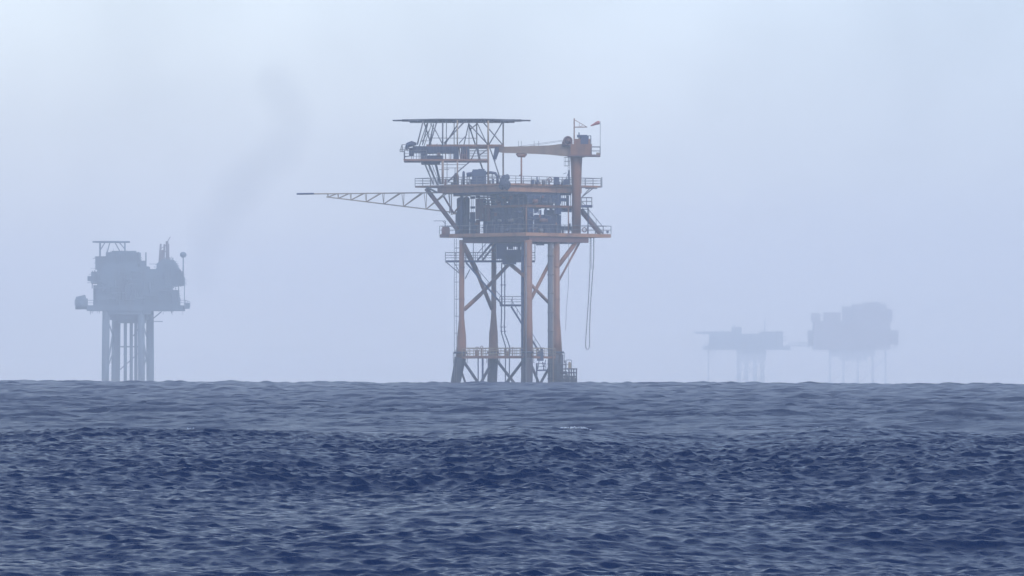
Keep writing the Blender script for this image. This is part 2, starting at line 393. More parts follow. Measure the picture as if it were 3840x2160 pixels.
rc = random.Random(21)
for i in range(64):      # boxes, valves, lamps and cabinets fixed to the front of the modules
    x = rc.uniform(1712, 2098); y = rc.choice((rc.uniform(728, 768), rc.uniform(786, 868))); w_ = rc.uniform(3, 14); h_ = rc.uniform(3, 15)
    if abs(x - 1970) < 16: continue
    MB().panel(x, x + w_, y, y + h_, rc.uniform(0.5, 1.3), rc.uniform(0.2, 0.7)).build('fitting', rc.choice(('dark', 'dark', 'grey', 'blue', 'rust', 'orange', 'dark')), P)
for i in range(9):
    x = rc.uniform(1790, 2090); y = rc.choice((760, 800, 830, 868)); 
    if abs(x - 1970) < 18: continue
    m = MB(); m.tube((X(x), fy(x, 0.7), Z(y)), (X(x+rc.uniform(9, 22)), fy(x+9, 0.7), Z(y)), rc.uniform(0.16, 0.32), n=12); m.build('pipe_bottle', rc.choice(('grey', 'dark', 'rust')), P, True)
# cellar-deck and main-deck small gear seen through the rails
for i in range(26):
    x = rc.uniform(1990, 2130); h_ = rc.uniform(5, 20); MB().panel(x, x + rc.uniform(2, 8), 694.4 - h_, 694.4, rc.uniform(0.4, 2.5), 0.4).build('deck_fitting', rc.choice(('dark', 'grey', 'blue')), P)
for i in range(22):
    x = rc.uniform(1650, 1870); h_ = rc.uniform(5, 26); MB().box((X(x), rc.uniform(-3, 1), Z(694.4) + M_(h_)/2), (M_(rc.uniform(2, 9)), 0.4, M_(h_))).build('deck_fitting', rc.choice(('dark', 'grey', 'blue', 'rust')), P)
# --- vent boom: triangular truss, two top chords and one bottom chord
vb = MB(); bt = [1226, 1265, 1313, 1371, 1437, 1512, 1597, 1690]
def ytop(x): return 722 - (x-1107)*0.002
def ybot(x): return 734 + (x-1220)*0.131
bd = lambda x: 1.0 + (1690 - x) / 26 * 0.28       # swings slightly away from the viewer
dn, df = -0.75, 0.75
tp = [(1107, 0), (1230, 0)]
vb.mem(1107, 722, 1228, 722, 5, bd(1107), bd(1228))
for dd, sh in ((dn, 0), (df, -7)): vb.mem(1226+sh, 722, 1712, 721, 4.0, bd(1226)+dd*0.3, bd(1712)+dd)
vb.mem(1220, 734, 1708, 797, 4.6, bd(1220), bd(1708))
for i, x in enumerate(bt):
    wf = 0.3 + 0.7*(x-1226)/464
    b = (X(x), bd(x), Z(ybot(x)))
    nx = bt[i+1] if i+1 < len(bt) else None
    for dd, sh in ((dn, 3), (df, -9)):
        t = (X(x + sh*wf), bd(x)+dd*wf, Z(722)); vb.tube(b, t, 0.055, n=6)
        if nx:
            u = (X(x + (nx-x)*0.86 + sh*wf), bd(nx)+dd*wf, Z(722)); vb.tube(b, u, 0.08, n=6)
    vb.tube((X(x+3*wf), bd(x)+dn*wf, Z(722)), (X(x-9*wf), bd(x)+df*wf, Z(722)), 0.05, n=6)
vbo = vb.build('vent_boom', 'truss', P)
MB().mem(1107, 722, 1172, 721.5, 7, bd(1107)-0.05, bd(1172)-0.05, n=10).mem(1170, 718, 1170, 722, 3, bd(1170)).build('vent_tip', 'dark', vbo)

# --- helideck and its support
hx, hz = X(1731), Z(452)
def octo(r): return [(hx + r*math.cos(math.pi/8 + i*math.pi/4)/math.cos(math.pi/8), 0.5 + 0.52*r*math.sin(math.pi/8 + i*math.pi/4)/math.cos(math.pi/8)) for i in range(8)]
hd = MB().prism(octo(8.6), Z(453.6), Z(448.4)).build('helideck', 'heli', P)
MB().prism(octo(9.95), Z(451.8), Z(450.6)).build('safety_net', 'grey', hd)
g = MB()
for yy in (-4, -2, 0, 2, 4): g.beam((X(1535), 0.5+yy, Z(454.6)), (X(1930), 0.5+yy, Z(454.6)), 0.2, 0.14)
for x in range(1540, 1930, 26): g.beam((X(x), -3.4, Z(455)), (X(x), 4.2, Z(455)), 0.16, 0.12)
g.build('deck_beams', 'heli', hd)
V = [(1661, 6, -4), (1673, 3, 3), (1702, 3.5, 4.5), (1716, 5.5, -5), (1758, 3, 5), (1787, 5, 4.5), (1831, 7, -4.5), (1887, 6, 0)]
cols = MB()
for x, w, d in V: MB().mem(x, 456, x, 548, w, d, n=10).build('support_post', 'truss' if x > 1700 else 'grey', hd, True)
g = MB()
for a in ((1588,458,1566,546,6,-4), (1600,458,1570,546,4,4), (1606,458,1585,546,5,-2), (1618,458,1588,546,3,4), (1625,458,1606,546,5,5), (1640,458,1613,546,6,-4),
          (1590,458,1618,546,5,2), (1612,480,1580,530,3,3), (1596,500,1618,500,2,3), (1580,525,1612,525,2,3),
          (1630,484,1660,543,4,-4), (1704,482,1663,543,4,4), (1718,458,1664,543,5,4), (1744,458,1666,541,6,-4), (1757,458,1737,546,4.5,5), (1757,462,1784,545,6,4),
          (1760,470,1828,543,5.5,-4.5), (1790,460,1828,543,4,2), (1786,462,1762,482,5,4), (1810,458,1884,543,5,-2), (1884,460,1834,543,5,-2),
          (1722,542,1752,508,4,-4.5), (1615,513,1786,514,2.4,4.5), (1612,458,1640,500,3,4.5), (1630,545,1640,538,3,1)):
    MB().mem(a[0], a[1], a[2], a[3], a[4]*0.92, a[5], n=7).build('brace', 'grey', hd, True)
# upper (accommodation) deck under the helideck
ud = MB().box((X(1673), 0.5, Z(602.5)), (X(1831)-X(1514), 8.0, Z(599)-Z(606))).build('upper_deck', 'orange', P)
g = MB()
for d in (-3.6, 4.6): g.beam((X(1600), d, Z(548.5)), (X(1890), d, Z(548.5)), 0.25, 0.28)
g.beam((X(1887), -3.6, Z(548.5)), (X(1887), 4.6, Z(548.5)), 0.25, 0.28); g.build('top_beam', 'orange', ud)
g = MB()
for b in ((1548, 1600, 549, 572, 2), (1600, 1702, 547, 575, 3), (1578, 1602, 572, 600, 2.5), (1602, 1662, 584, 600, 2.5), (1700, 1720, 549, 600, 2), (1728, 1758, 549, 600, 2.4), (1534, 1552, 558, 584, 1.5), (1580, 1650, 606.2, 616, 3)):
    x0, x1, y0, y1, dd = b
    g.box((X((x0+x1)/2), 0.5 - 0.1*dd, Z((y0+y1)/2)), (X(x1)-X(x0), dd*1.5, Z(y0)-Z(y1)))
for x in range(1552, 1756, 12): g.mem(x, 549, x + random.uniform(-2, 2), 598, 2, -2.6)
g.build('accommodation_module', 'dark', ud)
g = MB()
for a in ((1722,552,1728,600,5), (1733,556,1733,600,4), (1741,560,1741,600,4), (1750,552,1750,600,6), (1672,575,1672,600,3), (1690,575,1690,600,3)): g.mem(*a, -3.0)
g.tube((X(1725), -2.6, Z(588)), (X(1752), -2.6, Z(588)), 0.35, n=12)
g.tube((X(1640), -2.8, Z(582)), (X(1652), -2.8, Z(582)), 0.3, n=10)
g.build('pipework', 'rust', ud)
# rolled life-raft / ladder gear at the left end
g = MB().chain([(X(1522), -1.5, Z(560)), (X(1530), -1.5, Z(545)), (X(1545), -1.5, Z(540)), (X(1562), -1.5, Z(541))], [0.18, 0.4, 0.42, 0.2], 12)
g.mem(1524, 560, 1548, 556, 5, -1.5); g.mem(1516, 590, 1545, 584, 4, -1.5)
g.build('hose_reel', 'dark', ud, True)
MB().rail([(X(1516), 4.2, Z(599)), (X(1516), -3.2, Z(599)), (X(1600), -3.2, Z(599))], 1.25, 3, 1.2).build('railing', 'grey', ud)
MB().rail([(X(1760), -3.2, Z(599)), (X(1829), -3.2, Z(599)), (X(1829), 4.2, Z(599)), (X(1760), 4.2, Z(599))], 1.5, 4, 1.4).build('railing', 'grey', ud)
g = MB().rail([(X(1508), 1.0, Z(570)), (X(1508), -2.5, Z(570)), (X(1530), -2.5, Z(570))], 1.0, 2, 1.0)
g.mem(1508, 545, 1500, 570, 2.5, -2.5); g.mem(1500, 563, 1530, 563, 3, -2.5); g.mem(1500, 570, 1520, 570, 3, -2.5)
g.build('railing', 'grey', ud)
for a in ((1661, 606, 1661, 694, 9, -3.6), (1716, 606, 1716, 694, 5.5, -3.6), (1831, 545, 1831, 694, 7.5, -3.6), (1887, 550, 1887, 694, 6.5, 0.0)):
    MB().mem(*a, n=10).build('support_post', 'boom', ud, True)
g = MB()
for a in ((1766,605,1719,645,4.5,-3), (1720,645,1680,682,4.5,-3), (1800,605,1814,645,6,1), (1836,553,1850,592,5,-2), (1850,592,1880,685,5,-2), (1828,558,1796,582,4,2), (1786,555,1764,602,4,2),
          (1650,616,1746,615,2,2), (1660,628,1740,628,2,2), (1646,634,1684,634,2,2), (1676,606,1676,690,2.5,2), (1706,626,1706,690,2.5,2), (1790,555,1800,606,9,0), (1632,606,1652,690,9,1.5)):
    MB().mem(*a, n=7).build('brace', 'grey', ud, True)
MB().stair((X(1593), -1.5, Z(614)), (X(1626), -1.5, Z(693)), 1.0, True, 0.2).stair((X(1608), 0.5, Z(614)), (X(1640), 0.5, Z(693)), 1.0, True, 0.2).build('stair_flight', 'grey', ud)

# --- pedestal crane (turns on its own, standing on the deck edge)
CR = empty('pedestal_crane', (X(2161), -1.8, Z(879)), 'orange box-boom crane on a thick round pedestal at the right edge of the nearest platform', 'crane')
cz = -1.8
MB().chain([(X(2161), cz, Z(y)) for y in (879, 700, 690, 620, 592, 584)], [0.66, 0.66, 0.72, 0.80, 0.88, 1.05], 22).build('pedestal', 'orange', CR, True)
pf = MB().box((X(2190), cz, Z(585.5)), (X(2251)-X(2130), 3.4, 0.26)).chain([(X(2165), cz, Z(592)), (X(2165), cz, Z(586))], [0.9, 1.8], 18).build('slewing_platform', 'rust', CR)
MB().rail([(X(2217), cz-1.6, Z(582)), (X(2250), cz-1.6, Z(582)), (X(2250), cz+1.6, Z(582)), (X(2217), cz+1.6, Z(582))], 1.15, 2, 0.9).build('railing', 'grey', pf)
MB().box((X(2243), cz-0.8, Z(579)), (0.6, 0.7, 0.35)).build('floodlight', 'truss', pf)
g = MB().box((X(2179), cz, Z(563)), (X(2218)-X(2138), 2.6, Z(543)-Z(583))).box((X(2182), cz, Z(533)), (X(2212)-X(2151), 2.2, Z(523)-Z(543.2)))
for x in (2150, 2165, 2180, 2200): g.box((X(x), cz-1.33, Z(564)), (0.12, 0.08, 1.3))
g.build('machinery_house', 'orange', CR)
g = MB().box((X(2191), cz-0.3, Z(528)), (1.1, 1.8, 1.3)).box((X(2183), cz, Z(512)), (1.5, 1.2, 0.35)).mem(2171, 498, 2171, 526, 5, cz).tube((X(2174), cz, Z(515)), (X(2200), cz, Z(515)), 0.3, n=10)
g.build('cab', 'dark', CR)
g = MB()
for a in ((2205,511,2216,511,2.5), (2215,511,2215,548,3.5), (2206,511,2206,548,2.5), (2206,530,2215,530,2.5)): g.mem(a[0],a[1],a[2],a[3],a[4], cz-0.6)
g.build('ladder_frame', 'dark', CR)
g = MB().tube((X(2129), cz-1.0, Z(530)), (X(2129), cz+1.0, Z(530)), 0.64, n=18).box((X(2127), cz, Z(542)), (1.5, 2.0, 0.7)).mem(2112, 532, 2122, 528, 9, cz-0.4).torus((X(2129), cz-1.05, Z(530)), 0.6, 0.09)
g.build('winch', 'rust', CR, True)
# box-section boom, deepening towards the house
g = MB(); ys = [(1872, 553, 572), (1890, 552, 574.5), (2000, 549, 578), (2060, 547, 581), (2108, 541, 586), (2142, 541, 586)]
vs, fs = [], []
for x, a, b in ys:
    hw = 0.42 if x < 2100 else 0.6
    vs += [(X(x), cz-hw, Z(a)), (X(x), cz+hw, Z(a)), (X(x), cz+hw, Z(b)), (X(x), cz-hw, Z(b))]
for i in range(len(ys)-1):
    for k in range(4): fs.append((i*4+k, i*4+(k+1)%4, (i+1)*4+(k+1)%4, (i+1)*4+k))
fs += [(0,3,2,1), tuple(len(vs)-4+k for k in range(4))]
g.add(vs, fs)
for x in range(1910, 2100, 24): g.box((X(x), cz-0.44, Z(563)), (0.1, 0.05, 0.66))
bo = g.build('boom', 'boom', CR)
g = MB().add([(X(1856), cz-0.3, Z(553)), (X(1878), cz-0.3, Z(553)), (X(1861), cz-0.3, Z(600)), (X(1848), cz-0.3, Z(598)), (X(1856), cz+0.3, Z(553)), (X(1878), cz+0.3, Z(553)), (X(1861), cz+0.3, Z(600)), (X(1848), cz+0.3, Z(598))],
             [(0,3,2,1), (4,5,6,7), (0,1,5,4), (1,2,6,5), (2,3,7,6), (3,0,4,7)]).mem(1852, 598, 1857, 606, 6, cz)
g.build('hook_block', 'dark', bo)
MB().chain([(X(1938), cz, Z(576)), (X(1944), cz, Z(582)), (X(1966), cz, Z(583)), (X(1974), cz, Z(577))], [0.2, 0.36, 0.36, 0.2], 12).build('boom_cradle', 'orange', bo, True)
g = MB()
for a, b in (((2112, 530), (1985, 549)), ((2116, 526), (1940, 551))):
    g.mem(a[0], a[1], b[0], b[1], 1.3, cz, n=5)
for x in (1944, 1955, 2003, 2020): g.mem(x, 530, x, 552, 1.6, cz, n=5)
g.build('cable', 'grey', bo)
MB().mem(2153, 445, 2153, 546, 5, cz+0.3, n=10).mem(2155, 451, 2200, 477, 2.4, cz+0.3).mem(2155, 478, 2202, 477.5, 4, cz+0.3).mem(2172, 462, 2172, 478, 1.6, cz+0.3).mem(2185, 470, 2172, 478, 1.4, cz+0.3).build('mast', 'orange', CR)
g = MB()
for x in (2130, 2136): g.mem(x, 590, x, 693, 1.8, cz-0.9, n=5)
for yy in range(596, 692, 7): g.mem(2130, yy, 2136, yy, 1.1, cz-0.9, n=4)
for yy in (592, 607, 624): g.torus((X(2126), cz-0.9, Z(yy)), 0.42, 0.04, 'z', 12, 5)
for q in range(6):
    a = q*math.pi/3; g.tube((X(2126)+0.42*math.cos(a), cz-0.9+0.42*math.sin(a), Z(590)), (X(2126)+0.42*math.cos(a), cz-0.9+0.42*math.sin(a), Z(625)), 0.03, n=4)
g.build('caged_ladder', 'grey', CR)
MB().mem(1955, 585, 1955, 694.5, 6.5, cz, n=12).mem(1947, 660, 1955, 656, 5, cz).mem(1950, 586, 1960, 586, 6, cz).build('boom_rest', 'orange', P, True)

# --- windsock
WS = empty('windsock', (X(2250), cz, Z(580)), 'small faded red windsock flying left from a thin pole beside the crane house', 'windsock')
MB().mem(2250, 458, 2250, 582, 2.0, cz-1.6, n=6).build('pole', 'grey', WS)
MB().chain([(X(2248), cz-1.6, Z(463)), (X(2243), cz-1.6, Z(463)), (X(2236), cz-1.6, Z(465)), (X(2226), cz-1.6, Z(470)), (X(2214), cz-1.6, Z(475))], [0.18, 0.27, 0.25, 0.16, 0.08], 12, cap=False).build('sock', 'red', WS, True)

# --- things standing on the decks
zd = Z(694.5)
G = empty('generator_set', (X(1795), -3, zd), 'dark bulky machine with pipes and a stepped casing on the top deck, below the helideck', 'machinery')
MB().box((X(1797), -3, Z(668)), (X(1824)-X(1771), 3, Z(645)-Z(694.5))).box((X(1792), -3, Z(643)), (1.5, 2.2, 0.35)).box((X(1806), -3, Z(641)), (0.9, 2.0, 0.35)).build('casing', 'blue', G)
g = MB().tube((X(1750), -3.2, Z(658)), (X(1772), -3.2, Z(655)), 0.32, n=12)
for x in (1752, 1760): g.mem(x, 660, x, 694, 4, -3)
g.chain([(X(1822), -3, Z(652)), (X(1840), -3, Z(649)), (X(1858), -3, Z(652)), (X(1866), -3, Z(664)), (X(1866), -3, Z(694))], 0.2, 10)
for x in (1832, 1846): g.mem(x, 652, x, 694, 4, -3)
for yy in (668, 680): g.mem(1828, yy, 1864, yy, 3, -3)
g.build('exhaust_duct', 'dark', G, True)
t = MB().chain([(X(1711), -2, Z(y)) for y in (694.5, 662, 654, 650)], [0.42, 0.42, 0.3, 0.05], 14).mem(1700, 694, 1706, 655, 3, -2).mem(1680, 684, 1712, 655, 4, -2)
tag(t.build('storage_tank', 'rust', None, True), 'small upright domed tank on the top deck, left of the dark machine', 'tank')
t = MB().chain([(X(1739), -2.6, Z(y)) for y in (694.5, 648, 643)], [0.2, 0.2, 0.06], 12)
tag(t.build('gas_bottle', 'dark', None, True), 'tall thin dark cylinder standing between the domed tank and the dark machine', 'cylinder')
# covered bundle hanging over the near deck corner
vs = MB()
for c, r, sz in (((X(1893), -10.4, Z(680)), 0.62, 1.0), ((X(1888), -10.5, Z(692)), 0.62, 1.2), ((X(1900), -10.6, Z(700)), 0.6, 1.2), ((X(1884), -10.3, Z(706)), 0.5, 1.0), ((X(1902), -10.4, Z(672)), 0.4, 1.0)):
    vs.sphere(c, r, sz, 14, 9, 0.10)
tag(vs.build('netted_bundle', 'tarp', None), 'lumpy dark blue-grey bundle hung over the near corner of the top deck', 'bundle')
b = MB().box((X(2086), -3.6, zd+0.5), (0.82, 0.8, 1.0)).box((X(2086), -3.6, zd+1.04), (0.88, 0.86, 0.07))
tag(b.build('storage_box', 'dark', None), 'dark square box on the top deck, right of the ring lifebuoy', 'box')
b = MB().mem(2013, 671, 2013, 688, 5, fy(2013, -1.1)).mem(2013, 668, 2013, 671, 3, fy(2013, -1.1))
b.mem(2013, 688, 2013, 694.5, 2, fy(2013, -1.1))
tag(b.build('fire_extinguisher', 'dark', None), 'slim dark cylinder at the top deck rail, right of the boom rest post', 'extinguisher')
b = MB().box((X(2122), -2.6, zd+0.35), (0.8, 0.7, 0.7)).mem(2116, 690, 2130, 652, 2.4, -2.6).mem(2112, 654, 2124, 650, 2.2, -2.6).torus((X(2124), -3.0, zd+0.6), 0.25, 0.05).mem(2132, 694, 2134, 640, 6, -2.6)
tag(b.build('small_winch', 'dark', None), 'small winch with a raised bent arm on the top deck beside the crane pedestal', 'winch')
for (x, y, s, lab, zz) in ((2061, 680, -1.35, 'pale ring lifebuoy hung on the top deck rail, left of the square box', 0), (2191, 863, -0.8, 'ring lifebuoy on the cellar deck rail, right of the crane pedestal', 0)):
    lb = MB().torus((X(x), fy(x, s), Z(y)), 0.30, 0.075, 'y', 20, 8)
    tag(lb.build('lifebuoy', 'rust', None, True), lab, 'lifebuoy', 'ring lifebuoys on the platform rails')
# cellar deck left-end tank with davit
T = empty('fuel_tank', (X(1671), 2.0, Z(877)), 'squat brown tank in the railing at the left end of the cellar deck', 'tank')
MB().box((X(1671), 1.2, Z(867)), (X(1687)-X(1656), 1.1, Z(854)-Z(877))).tube((X(1658), 1.2, Z(855)), (X(1685), 1.2, Z(855)), 0.22, n=12).build('body', 'rust', T)
MB().box((X(1675), 1.6, Z(883)), (2.0, 1.6, 0.3)).build('bracket', 'rust', T)
tag(MB().mem(1669, 827, 1669, 877, 3.2, 2.0).mem(1626, 827, 1669, 827, 2.2, 2.0).mem(1669, 838, 1660, 828, 2, 2.0).build('davit', 'dark', None), 'thin dark davit arm reaching left over the brown tank', 'davit')
tag(MB().box((X(2279), 2.0, Z(868)), (0.35, 0.3, 0.3)).mem(2279, 870, 2279, 877, 2, 2.0).build('deck_lamp', 'dark', None), 'small dark lamp behind the far right rail of the cellar deck', 'lamp')
# hanging rope loop
R_ = [(2214, 890), (2213, 1000), (2209, 1090), (2202, 1200), (2197, 1270), (2196, 1298), (2199, 1309), (2204, 1311), (2209, 1306), (2211, 1290), (2211, 1240), (2214, 1150), (2221, 1050), (2227, 960), (2227, 890)]
rp = MB().chain([(X(x), 0.6, Z(y)) for x, y in R_], 0.055, 6)
for k in range(len(R_)-1):       # lashings
    (x0, y0), (x1, y1) = R_[k], R_[k+1]; n = int(abs(y1-y0)/9)
    for i in range(n):
        t_ = (i+.5)/n; rp.sphere((X(x0+(x1-x0)*t_), 0.6, Z(y0+(y1-y0)*t_)), 0.085, 1.4, 6, 4)
tag(rp.build('rope_loop', 'rope', None, True), 'long dangling rope loop hanging from the right end of the cellar deck', 'rope')
rp = MB().chain([(X(2132), -3.6, Z(912)), (X(2131), -3.6, Z(1070)), (X(2123), -3.6, Z(1160)), (X(2120), -3.6, Z(1240))], 0.028, 5)
tag(rp.build('tag_line', 'rope', None), 'thin faint line hanging straight down right of the right-hand leg', 'rope')
g = MB()
for x in (2218, 2226): g.mem(x, 892, x, 1010, 1.5, 1.2)
tag(g.build('hose', 'rope', None), 'pair of thin hoses hanging just inside the dangling rope loop', 'hose')

# ================================================================== FAR PLATFORMS
class FarMB(MB):
    def __init__(s, d, y0=0.0): super().__init__(); s.d = d; s.y0 = d + y0 - D if False else d
    def P(s, x, y, dep=0.0): return (X(x, s.d), s.d - D + dep, Z(y, s.d))
    def b(s, x0, x1, y0, y1, th=8.0, dep=0.0, rz=0.0):
        a = s.P((x0+x1)/2, (y0+y1)/2, dep); return s.box(a, (M_(x1-x0, s.d), th, M_(y1-y0, s.d)), rz)
    def m(s, x0, y0, x1, y1, w, dep=0.0, dep2=None, n=8):
        return s.tube(s.P(x0, y0, dep), s.P(x1, y1, dep if dep2 is None else dep2), M_(w, s.d)/2, n=n)
DL, DR = 2200.0, 4300.0
# main platform above was modelled with its own centre at y = 0; the camera stands at y = -D
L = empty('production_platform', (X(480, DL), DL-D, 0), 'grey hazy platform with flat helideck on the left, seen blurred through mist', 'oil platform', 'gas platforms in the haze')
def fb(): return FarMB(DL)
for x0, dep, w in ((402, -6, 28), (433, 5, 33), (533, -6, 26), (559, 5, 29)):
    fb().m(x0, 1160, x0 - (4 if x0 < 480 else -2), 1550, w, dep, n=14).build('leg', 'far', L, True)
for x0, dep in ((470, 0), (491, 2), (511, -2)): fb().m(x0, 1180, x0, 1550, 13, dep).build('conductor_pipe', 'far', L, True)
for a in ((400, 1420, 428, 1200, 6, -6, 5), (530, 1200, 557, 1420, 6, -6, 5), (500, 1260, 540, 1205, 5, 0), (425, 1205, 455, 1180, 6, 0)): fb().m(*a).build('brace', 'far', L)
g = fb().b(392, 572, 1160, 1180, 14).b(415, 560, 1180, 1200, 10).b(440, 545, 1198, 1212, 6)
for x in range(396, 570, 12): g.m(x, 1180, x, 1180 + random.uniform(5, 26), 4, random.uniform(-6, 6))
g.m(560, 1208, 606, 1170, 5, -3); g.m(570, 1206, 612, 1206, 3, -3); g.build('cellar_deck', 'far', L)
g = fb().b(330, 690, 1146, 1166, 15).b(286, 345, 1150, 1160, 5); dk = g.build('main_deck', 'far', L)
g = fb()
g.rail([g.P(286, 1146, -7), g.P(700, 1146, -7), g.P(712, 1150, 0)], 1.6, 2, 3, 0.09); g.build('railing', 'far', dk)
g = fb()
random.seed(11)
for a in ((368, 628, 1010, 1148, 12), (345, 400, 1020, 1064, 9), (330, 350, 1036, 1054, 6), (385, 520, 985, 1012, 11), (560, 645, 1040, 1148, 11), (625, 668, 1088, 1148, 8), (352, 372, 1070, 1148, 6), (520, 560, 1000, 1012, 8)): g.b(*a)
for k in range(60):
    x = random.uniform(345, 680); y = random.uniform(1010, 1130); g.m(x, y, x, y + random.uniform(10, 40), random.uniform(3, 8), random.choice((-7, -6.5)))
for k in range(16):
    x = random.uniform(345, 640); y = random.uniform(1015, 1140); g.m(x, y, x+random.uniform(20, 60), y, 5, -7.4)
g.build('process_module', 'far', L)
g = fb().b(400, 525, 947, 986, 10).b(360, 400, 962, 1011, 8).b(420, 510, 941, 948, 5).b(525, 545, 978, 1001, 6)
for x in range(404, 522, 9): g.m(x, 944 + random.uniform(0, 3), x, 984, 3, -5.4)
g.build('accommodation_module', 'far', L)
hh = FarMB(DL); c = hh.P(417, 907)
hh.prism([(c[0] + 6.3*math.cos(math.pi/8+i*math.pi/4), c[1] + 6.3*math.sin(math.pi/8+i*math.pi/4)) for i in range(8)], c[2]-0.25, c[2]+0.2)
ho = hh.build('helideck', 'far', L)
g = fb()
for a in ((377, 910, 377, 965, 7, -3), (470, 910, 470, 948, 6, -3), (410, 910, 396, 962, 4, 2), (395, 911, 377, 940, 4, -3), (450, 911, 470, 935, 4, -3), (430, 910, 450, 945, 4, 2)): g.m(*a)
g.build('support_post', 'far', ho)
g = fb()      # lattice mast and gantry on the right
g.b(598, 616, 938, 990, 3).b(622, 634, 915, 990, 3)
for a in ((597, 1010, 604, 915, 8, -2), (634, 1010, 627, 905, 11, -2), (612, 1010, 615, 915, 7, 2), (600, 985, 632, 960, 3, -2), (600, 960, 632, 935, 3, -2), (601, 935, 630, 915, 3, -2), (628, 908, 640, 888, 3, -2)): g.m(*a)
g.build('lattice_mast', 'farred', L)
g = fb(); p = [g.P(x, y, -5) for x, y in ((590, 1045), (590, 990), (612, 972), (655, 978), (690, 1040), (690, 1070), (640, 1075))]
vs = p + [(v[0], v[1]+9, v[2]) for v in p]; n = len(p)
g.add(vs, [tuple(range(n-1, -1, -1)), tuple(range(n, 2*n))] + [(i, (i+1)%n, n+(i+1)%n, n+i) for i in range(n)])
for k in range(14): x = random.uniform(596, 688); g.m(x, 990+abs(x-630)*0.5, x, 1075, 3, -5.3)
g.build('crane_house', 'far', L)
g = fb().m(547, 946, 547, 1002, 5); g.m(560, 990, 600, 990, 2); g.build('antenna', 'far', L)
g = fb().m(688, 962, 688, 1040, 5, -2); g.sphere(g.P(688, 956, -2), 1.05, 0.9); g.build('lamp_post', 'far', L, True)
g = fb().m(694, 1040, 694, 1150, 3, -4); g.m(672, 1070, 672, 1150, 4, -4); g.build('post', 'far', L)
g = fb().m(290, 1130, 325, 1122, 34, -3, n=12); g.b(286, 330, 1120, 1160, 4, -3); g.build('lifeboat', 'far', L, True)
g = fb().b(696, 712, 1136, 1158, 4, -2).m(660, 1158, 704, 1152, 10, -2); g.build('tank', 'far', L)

g = fb(); rl_ = random.Random(5)  # random thin rods added along the edges to soften outlines as haze would
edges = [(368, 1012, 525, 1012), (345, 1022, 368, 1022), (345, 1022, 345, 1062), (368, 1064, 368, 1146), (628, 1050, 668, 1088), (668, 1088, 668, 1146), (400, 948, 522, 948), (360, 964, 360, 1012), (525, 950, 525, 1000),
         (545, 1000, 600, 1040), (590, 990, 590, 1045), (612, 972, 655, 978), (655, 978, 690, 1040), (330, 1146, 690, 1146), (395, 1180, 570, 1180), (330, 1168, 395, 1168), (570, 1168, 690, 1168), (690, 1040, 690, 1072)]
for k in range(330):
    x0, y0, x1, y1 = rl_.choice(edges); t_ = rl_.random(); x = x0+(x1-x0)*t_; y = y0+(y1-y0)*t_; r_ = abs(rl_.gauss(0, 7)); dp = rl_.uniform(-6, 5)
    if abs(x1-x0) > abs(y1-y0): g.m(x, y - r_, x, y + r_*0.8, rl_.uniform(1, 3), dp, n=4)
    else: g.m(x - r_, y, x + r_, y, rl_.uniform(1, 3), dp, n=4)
tag(g.build('blur_fringe', 'far', L), kind='stuff')
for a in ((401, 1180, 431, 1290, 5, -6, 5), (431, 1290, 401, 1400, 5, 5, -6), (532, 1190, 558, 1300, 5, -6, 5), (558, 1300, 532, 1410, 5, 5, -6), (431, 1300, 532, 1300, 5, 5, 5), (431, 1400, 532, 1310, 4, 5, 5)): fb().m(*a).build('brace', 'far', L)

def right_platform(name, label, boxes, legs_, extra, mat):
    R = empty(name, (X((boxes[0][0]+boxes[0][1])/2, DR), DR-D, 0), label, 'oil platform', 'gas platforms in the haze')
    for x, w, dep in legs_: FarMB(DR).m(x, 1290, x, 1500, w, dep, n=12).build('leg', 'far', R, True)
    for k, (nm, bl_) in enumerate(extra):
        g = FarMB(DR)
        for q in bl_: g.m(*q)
        g.build(nm, mat, R)
    g = FarMB(DR)
    for a in boxes: g.b(*a)
    for k in range(40):
        a = random.choice(boxes); x = random.uniform(a[0], a[1]); g.m(x, a[2]-random.uniform(0, 6), x, a[3]+random.uniform(0, 6), random.uniform(2, 5), -a[4]/2 - 0.3)
    g.build('deck_module', mat, R)
    g = FarMB(DR)                      # sparse thin rods added around the modules, imitating haze-blurred outlines
    for k in range(230):
        a = random.choice(boxes); e = random.choice('lrtb'); out_ = abs(random.gauss(0, 7))
        if e == 't': x = random.uniform(a[0]-4, a[1]+4); g.m(x, a[2]-out_, x, a[2]+2, random.uniform(0.8, 2.2), random.uniform(-6, 6), n=4)
        elif e == 'b': x = random.uniform(a[0], a[1]); g.m(x, a[3]-2, x, a[3]+out_*1.4, random.uniform(0.8, 2.5), random.uniform(-6, 6), n=4)
        else:
            y = random.uniform(a[2], a[3]); x = a[0] if e == 'l' else a[1]; sg = -1 if e == 'l' else 1
            g.m(x - sg*2, y, x + sg*out_, y, random.uniform(0.8, 2.4), random.uniform(-6, 6), n=4)
    tag(g.build('blur_fringe', mat, R), kind='stuff')
    return R
R1 = right_platform('wellhead_platform', 'faint low platform, the left one of the pair almost lost in haze on the right', 
    [(2660, 2905, 1252, 1306, 18), (2640, 2960, 1298, 1312, 20), (2610, 2760, 1244, 1252, 16), (2770, 2872, 1306, 1352, 12), (2745, 2780, 1228, 1252, 8), (2850, 2935, 1244, 1300, 14)],
    [(2655, 6, -6), (2770, 18, -6), (2800, 16, 5), (2830, 16, -5), (2860, 18, 6)],
    [('brace', [(2770, 1440, 2860, 1340, 5, -6), (2770, 1340, 2860, 1440, 5, -6), (2655, 1350, 2690, 1306, 4, -6)]), ('mast', [(2868, 1200, 2868, 1250, 4, 0), (2755, 1216, 2755, 1244, 5, 0)])], 'far')
